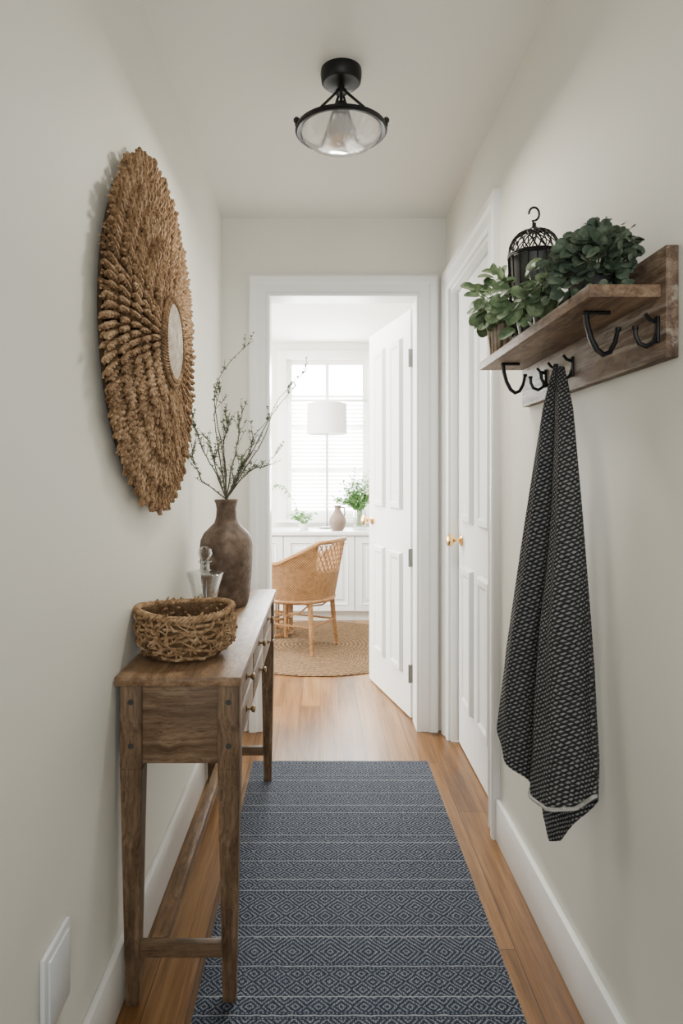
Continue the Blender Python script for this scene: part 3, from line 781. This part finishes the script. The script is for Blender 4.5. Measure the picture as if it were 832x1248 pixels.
# ------------------------------------------------------------------ far room
cyf,cyb=5.53,6.03
edges=[-1.51,-.91,-.31,.29,.89,1.49]
for i in range(5):
    x0,x1=edges[i]+.001,edges[i+1]-.001
    e=thing('cabinet',((x0+x1)/2,(cyf+cyb)/2,0),'white painted base cabinet with panelled doors','cabinet','run of base cabinets')
    b=B().box(x0,x1,cyf,cyb,.08,.725); b.box(x0,x1,cyf+.04,cyb,0,.08); b.make('body',M_cab,e,smooth=0)
    w=(x1-x0)/2
    for k in range(2):
        T=Matrix.Translation((x0+k*w+.003,cyf-.018,.09))
        ww=w-.006
        d=panel_door(ww,.625,.018,T,[(.05,ww-.05)],[(.05,.575)],.012).make('door',M_cab,e,smooth=25)
        xx=x0+k*w+(w-.03 if k==0 else .03)
        B().tube([(xx,cyf-.018,.60),(xx,cyf-.035,.60),(xx,cyf-.035,.68),(xx,cyf-.018,.68)],.003,6).make('handle',M_steel,d)
tag(B().box(-1.53,1.499,5.49,6.045,.726,.758,.003).make('worktop',M_cab),'white worktop along the window wall above cabinets','worktop')
WT=.7585
lx,ly=.06,5.83
lp=thing('table_lamp',(lx,ly,WT),'tall slim lamp with white drum shade on the worktop','lamp')
B().lathe([(0,0),(.07,0),(.072,.006),(.066,.014),(.012,.02),(0,.022)],(lx,ly,WT),32).make('lamp_base',M_steel,lp)
B().tube([(lx,ly,WT+.015),(lx,ly,1.80)],.006,10).make('pole',M_steel,lp)
B().lathe([(.168,1.595),(.178,1.595),(.174,1.865),(.170,1.865),(.174,1.60)],(lx,ly,0),48).make('lamp_shade',M_shade,lp)
jx,jy=.148,5.575
jg=thing('ceramic_jug',(jx,jy,WT),'taupe ceramic jug with narrow neck on the worktop','jug')
B().lathe([(0,.001),(.045,.001),(.06,.02),(.074,.07),(.067,.11),(.040,.15),(.026,.18),(.026,.20),(.036,.215),(.030,.215),(.02,.19),(0,.18)],(jx,jy,WT),36).make('jug_body',M_vase2,jg)
B().tube([(jx+.026,jy,WT+.20),(jx+.056,jy,WT+.195),(jx+.062,jy,WT+.15),(jx+.053,jy,WT+.115)],.007,8).make('handle',M_vase2,jg)
px,py=.345,5.72
pg=thing('potted_plant',(px,py,WT),'feathery bright green plant in a clear glass jar','plant')
B().lathe([(0,.002),(.055,.002),(.058,.01),(.06,.14),(.05,.16),(.052,.175),(.048,.175),(.046,.16),(.055,.14),(.053,.012),(0,.010)],(px,py,WT),36).make('glass_jar',M_glass,pg)
rr=random.Random(9); st=B(); lf=B()
for i in range(84):
    d=Vector((rr.uniform(-1.1,.8),rr.uniform(-.08,.5),rr.uniform(.35,1.4))).normalized(); L=rr.uniform(.18,.42)
    if d.x<-.3: L*=.72
    p0=Vector((px+rr.uniform(-.02,.02),py+rr.uniform(-.02,.02),WT+.03)); pp=[p0,Vector((px+d.x*.03,py+d.y*.03,WT+.17)),Vector((px,py,WT+.17))+d*L*.6,Vector((px,py,WT+.17))+d*L+Vector((0,0,-.03))]
    st.tube(pp,[.002,.002,.0015,.001],5)
    for _ in range(16):
        f=rr.random(); q=pp[1].lerp(pp[2],f*2) if f<.5 else pp[2].lerp(pp[3],f*2-1)
        lf.leaf(q,(rr.uniform(-1,1),rr.uniform(-.6,1),rr.uniform(-.3,.8)),(0,-.3,1),rr.uniform(.02,.042),.020)
st.make('stem',M_leafb,pg); lf.make('foliage',M_leafb,pg,smooth=0)
px,py=-.14,5.66
pg=thing('potted_plant',(px,py,WT),'small leafy plant in low white pot with arching stem','plant')
B().lathe([(0,.001),(.035,.001),(.045,.05),(.046,.055),(.041,.055),(.038,.045),(0,.044)],(px,py,WT),28).make('pot',M_cab,pg)
st=B(); lf=B()
for i in range(28):
    d=Vector((rr.uniform(-1,1),rr.uniform(-1,1),rr.uniform(.3,1.3))).normalized(); p1=Vector((px,py,WT+.05))+d*rr.uniform(.05,.13)
    st.tube([(px,py,WT+.04),p1],.0015,5)
    for _ in range(4): lf.leaf(p1,(d.x+rr.uniform(-1,1),d.y+rr.uniform(-1,1),rr.uniform(-.4,.6)),(0,-.4,1),rr.uniform(.03,.05),.03)
arc=[Vector((px+.0-.28*f,py,WT+.05+.34*math.sin(f*PI*.62))) for f in [q/10 for q in range(11)]]
st.tube(arc,.003,5)
for q in range(4,11):
    for _ in range(4): lf.leaf(arc[q],(rr.uniform(-1,1),rr.uniform(-1,1),rr.uniform(-.6,.3)),(0,-.3,1),.038,.016)
st.make('stem',M_leafb,pg); lf.make('foliage',M_leafb,pg,smooth=0)

# ------------------------------------------------------------------ rattan chair
ang=math.atan2(.455,-.89); RT=.016
CT=Matrix.Translation((-.150,4.64,0))@Matrix.Rotation(ang,4,'Z')
ch=thing('rattan_armchair',(-.150,4.64,RT),'honey-coloured rattan tub armchair with lattice back','chair')
def cw_(phi,z):
    f=(z-.38)/.40; r=.245+.075*f
    c_=-math.cos(phi); 
    return (r*c_*(1.0 if c_<0 else 1.25),r*math.sin(phi)*1.06,z)
def ztop(phi):
    a=abs(math.degrees(phi)); return interp([(0,.785),(35,.775),(58,.71),(85,.64),(110,.615),(128,.59)],a)
b=B(CT); uvl=b.bm.loops.layers.uv.new('UVMap')
nP,nZ=72,14; lim=math.radians(128); g=[]
for i in range(nP+1):
    phi=-lim+2*lim*i/nP; a=abs(math.degrees(phi))
    zt=ztop(phi) if a>36 else .57
    g.append([(b.v(cw_(phi,.36+(zt-.36)*j/nZ)),(phi*.27,.36+(zt-.36)*j/nZ)) for j in range(nZ+1)])
for i in range(nP):
    for j in range(nZ):
        q=[g[i][j],g[i+1][j],g[i+1][j+1],g[i][j+1]]; f=b.f([x[0] for x in q])
        for l,x in zip(f.loops,q): l[uvl].uv=x[1]
b.make('woven_side',M_ratt,ch,solid=.012)
b=B(CT)
for k in range(-12,13):
    for s_ in (1,-1):
        pts=[]
        for q in range(9):
            z=.57+(.212)*q/8; phi=math.radians(k*7+s_*q*2.8)
            if abs(math.degrees(phi))<=37 and z<=ztop(phi)+.002: pts.append(cw_(phi,z))
        if len(pts)>1: b.tube(pts,.0052,5)
b.make('lattice_back',M_rattp,ch)
b=B(CT)
top=[cw_(-lim+2*lim*i/60,ztop(-lim+2*lim*i/60)) for i in range(61)]
top=[cw_(-lim,.40)]+[cw_(-lim,.5)]+top+[cw_(lim,.5),cw_(lim,.40)]
b.tube(top,.016,8)
b.tube([cw_(-math.radians(37)+math.radians(74)*i/16,.57) for i in range(17)],.007,6)
for s_ in (1,-1): b.tube([cw_(s_*math.radians(37),z) for z in (.40,.57,.765)],.008,6)
b.make('top_rail',M_rattp,ch)
b=B(CT); b.tube([cw_(-PI+2*PI*i/48,.375) for i in range(49)],.015,8); b.make('seat_ring',M_rattp,ch)
b=B(CT); b.lathe([(0,.37),(.236,.37),(.240,.39),(.228,.402),(0,.405)],(0,0,0),40); b.make('seat',M_ratt,ch)
for x,y,ox,oy in ((-.175,-.165,-.03,-.02),(-.175,.165,-.03,.02),(.195,-.17,.02,-.02),(.195,.17,.02,.02)):
    b=B(CT); b.tube([(x,y,.385),(x+ox*.5,y+oy*.5,.2),(x+ox,y+oy,RT)],[.019,.017,.013],10); b.make('leg',M_rattp,ch)
b=B(CT); z=.20
for p,q in (((-.19,-.175),(.205,-.18)),((-.19,.175),(.205,.18)),((-.19,-.175),(-.19,.175)),((.205,-.18),(.205,.18))): b.tube([(p[0],p[1],z),(q[0],q[1],z)],.008,7)
for s_ in (1,-1): b.tube([(-.18,s_*.17,.36),(-.10,s_*.175,.29),(0,s_*.178,.27),(.10,s_*.175,.29),(.19,s_*.175,.36)],.006,6)
b.make('stretcher',M_rattp,ch)
so=thing('rattan_stool',(-.36,5.04,RT),'low rattan stool with rounded slatted sides','stool')
b=B(); c0=(-.36,5.04,0)
b.lathe([(0,.30),(.15,.30),(.155,.31),(.15,.325),(0,.33)],c0,36); b.make('seat',M_ratt,so)
b=B()
for z in (.03,.15,.28): b.ring((c0[0],c0[1],z),.145,.011,7,40)
for k in range(14):
    a=2*PI*k/14; b.tube([(c0[0]+.145*math.cos(a),c0[1]+.145*math.sin(a),RT+.002),(c0[0]+.145*math.cos(a),c0[1]+.145*math.sin(a),.30)],.008,6)
b.make('frame',M_rattp,so)

# ------------------------------------------------------------------ lights
def area(name,loc,rot,sx,sy,p,c=(1,1,1),spread=180,shape='RECTANGLE'):
    l=bpy.data.lights.new(name,'AREA'); l.shape=shape; l.size=sx
    if shape=='RECTANGLE': l.size_y=sy
    l.energy=p; l.color=c; l.spread=math.radians(spread)
    o=bpy.data.objects.new(name,l); o.location=loc; o.rotation_euler=rot; COL.objects.link(o); return o
area('window_daylight',(.065,6.55,1.65),(-PI/2,0,0),1.6,2.2,1100,(1,.998,.985))
area('far_room_side_daylight',(-1.8,4.6,1.5),(0,-PI/2,0),1.6,1.6,190,(1,.995,.98))
area('far_room_added_fill',(-.3,3.9,2.43),(0,0,0),1.2,.9,65,(1,.98,.95))  # added overhead area lamp without a fixture, sends light through the doorway
area('hall_rear_added_fill',(.07,-1.2,1.55),(PI/2,0,0),.95,1.6,13,(.97,.985,1),spread=110)  # added fill lamp before the closed back wall, brightens hall and end wall
area('ceiling_lamp_glow',(lc[0],lc[1],2.195),(0,0,0),.22,.22,12,(1,.95,.85),shape='DISK')
w=bpy.data.worlds.new('World'); scene.world=w; w.use_nodes=True
w.node_tree.nodes['Background'].inputs[0].default_value=(.98,.99,1,1); w.node_tree.nodes['Background'].inputs[1].default_value=26

# ------------------------------------------------------------------ camera
cam=bpy.data.cameras.new('camera'); co=bpy.data.objects.new('camera',cam); COL.objects.link(co); scene.camera=co
co.location=(0,0,1.21); co.rotation_euler=(PI/2,0,0)
cam.sensor_fit='AUTO'; cam.sensor_width=36; cam.lens=800/1248*36
cam.shift_x=26/1248; cam.shift_y=-42/1248; cam.clip_start=.02
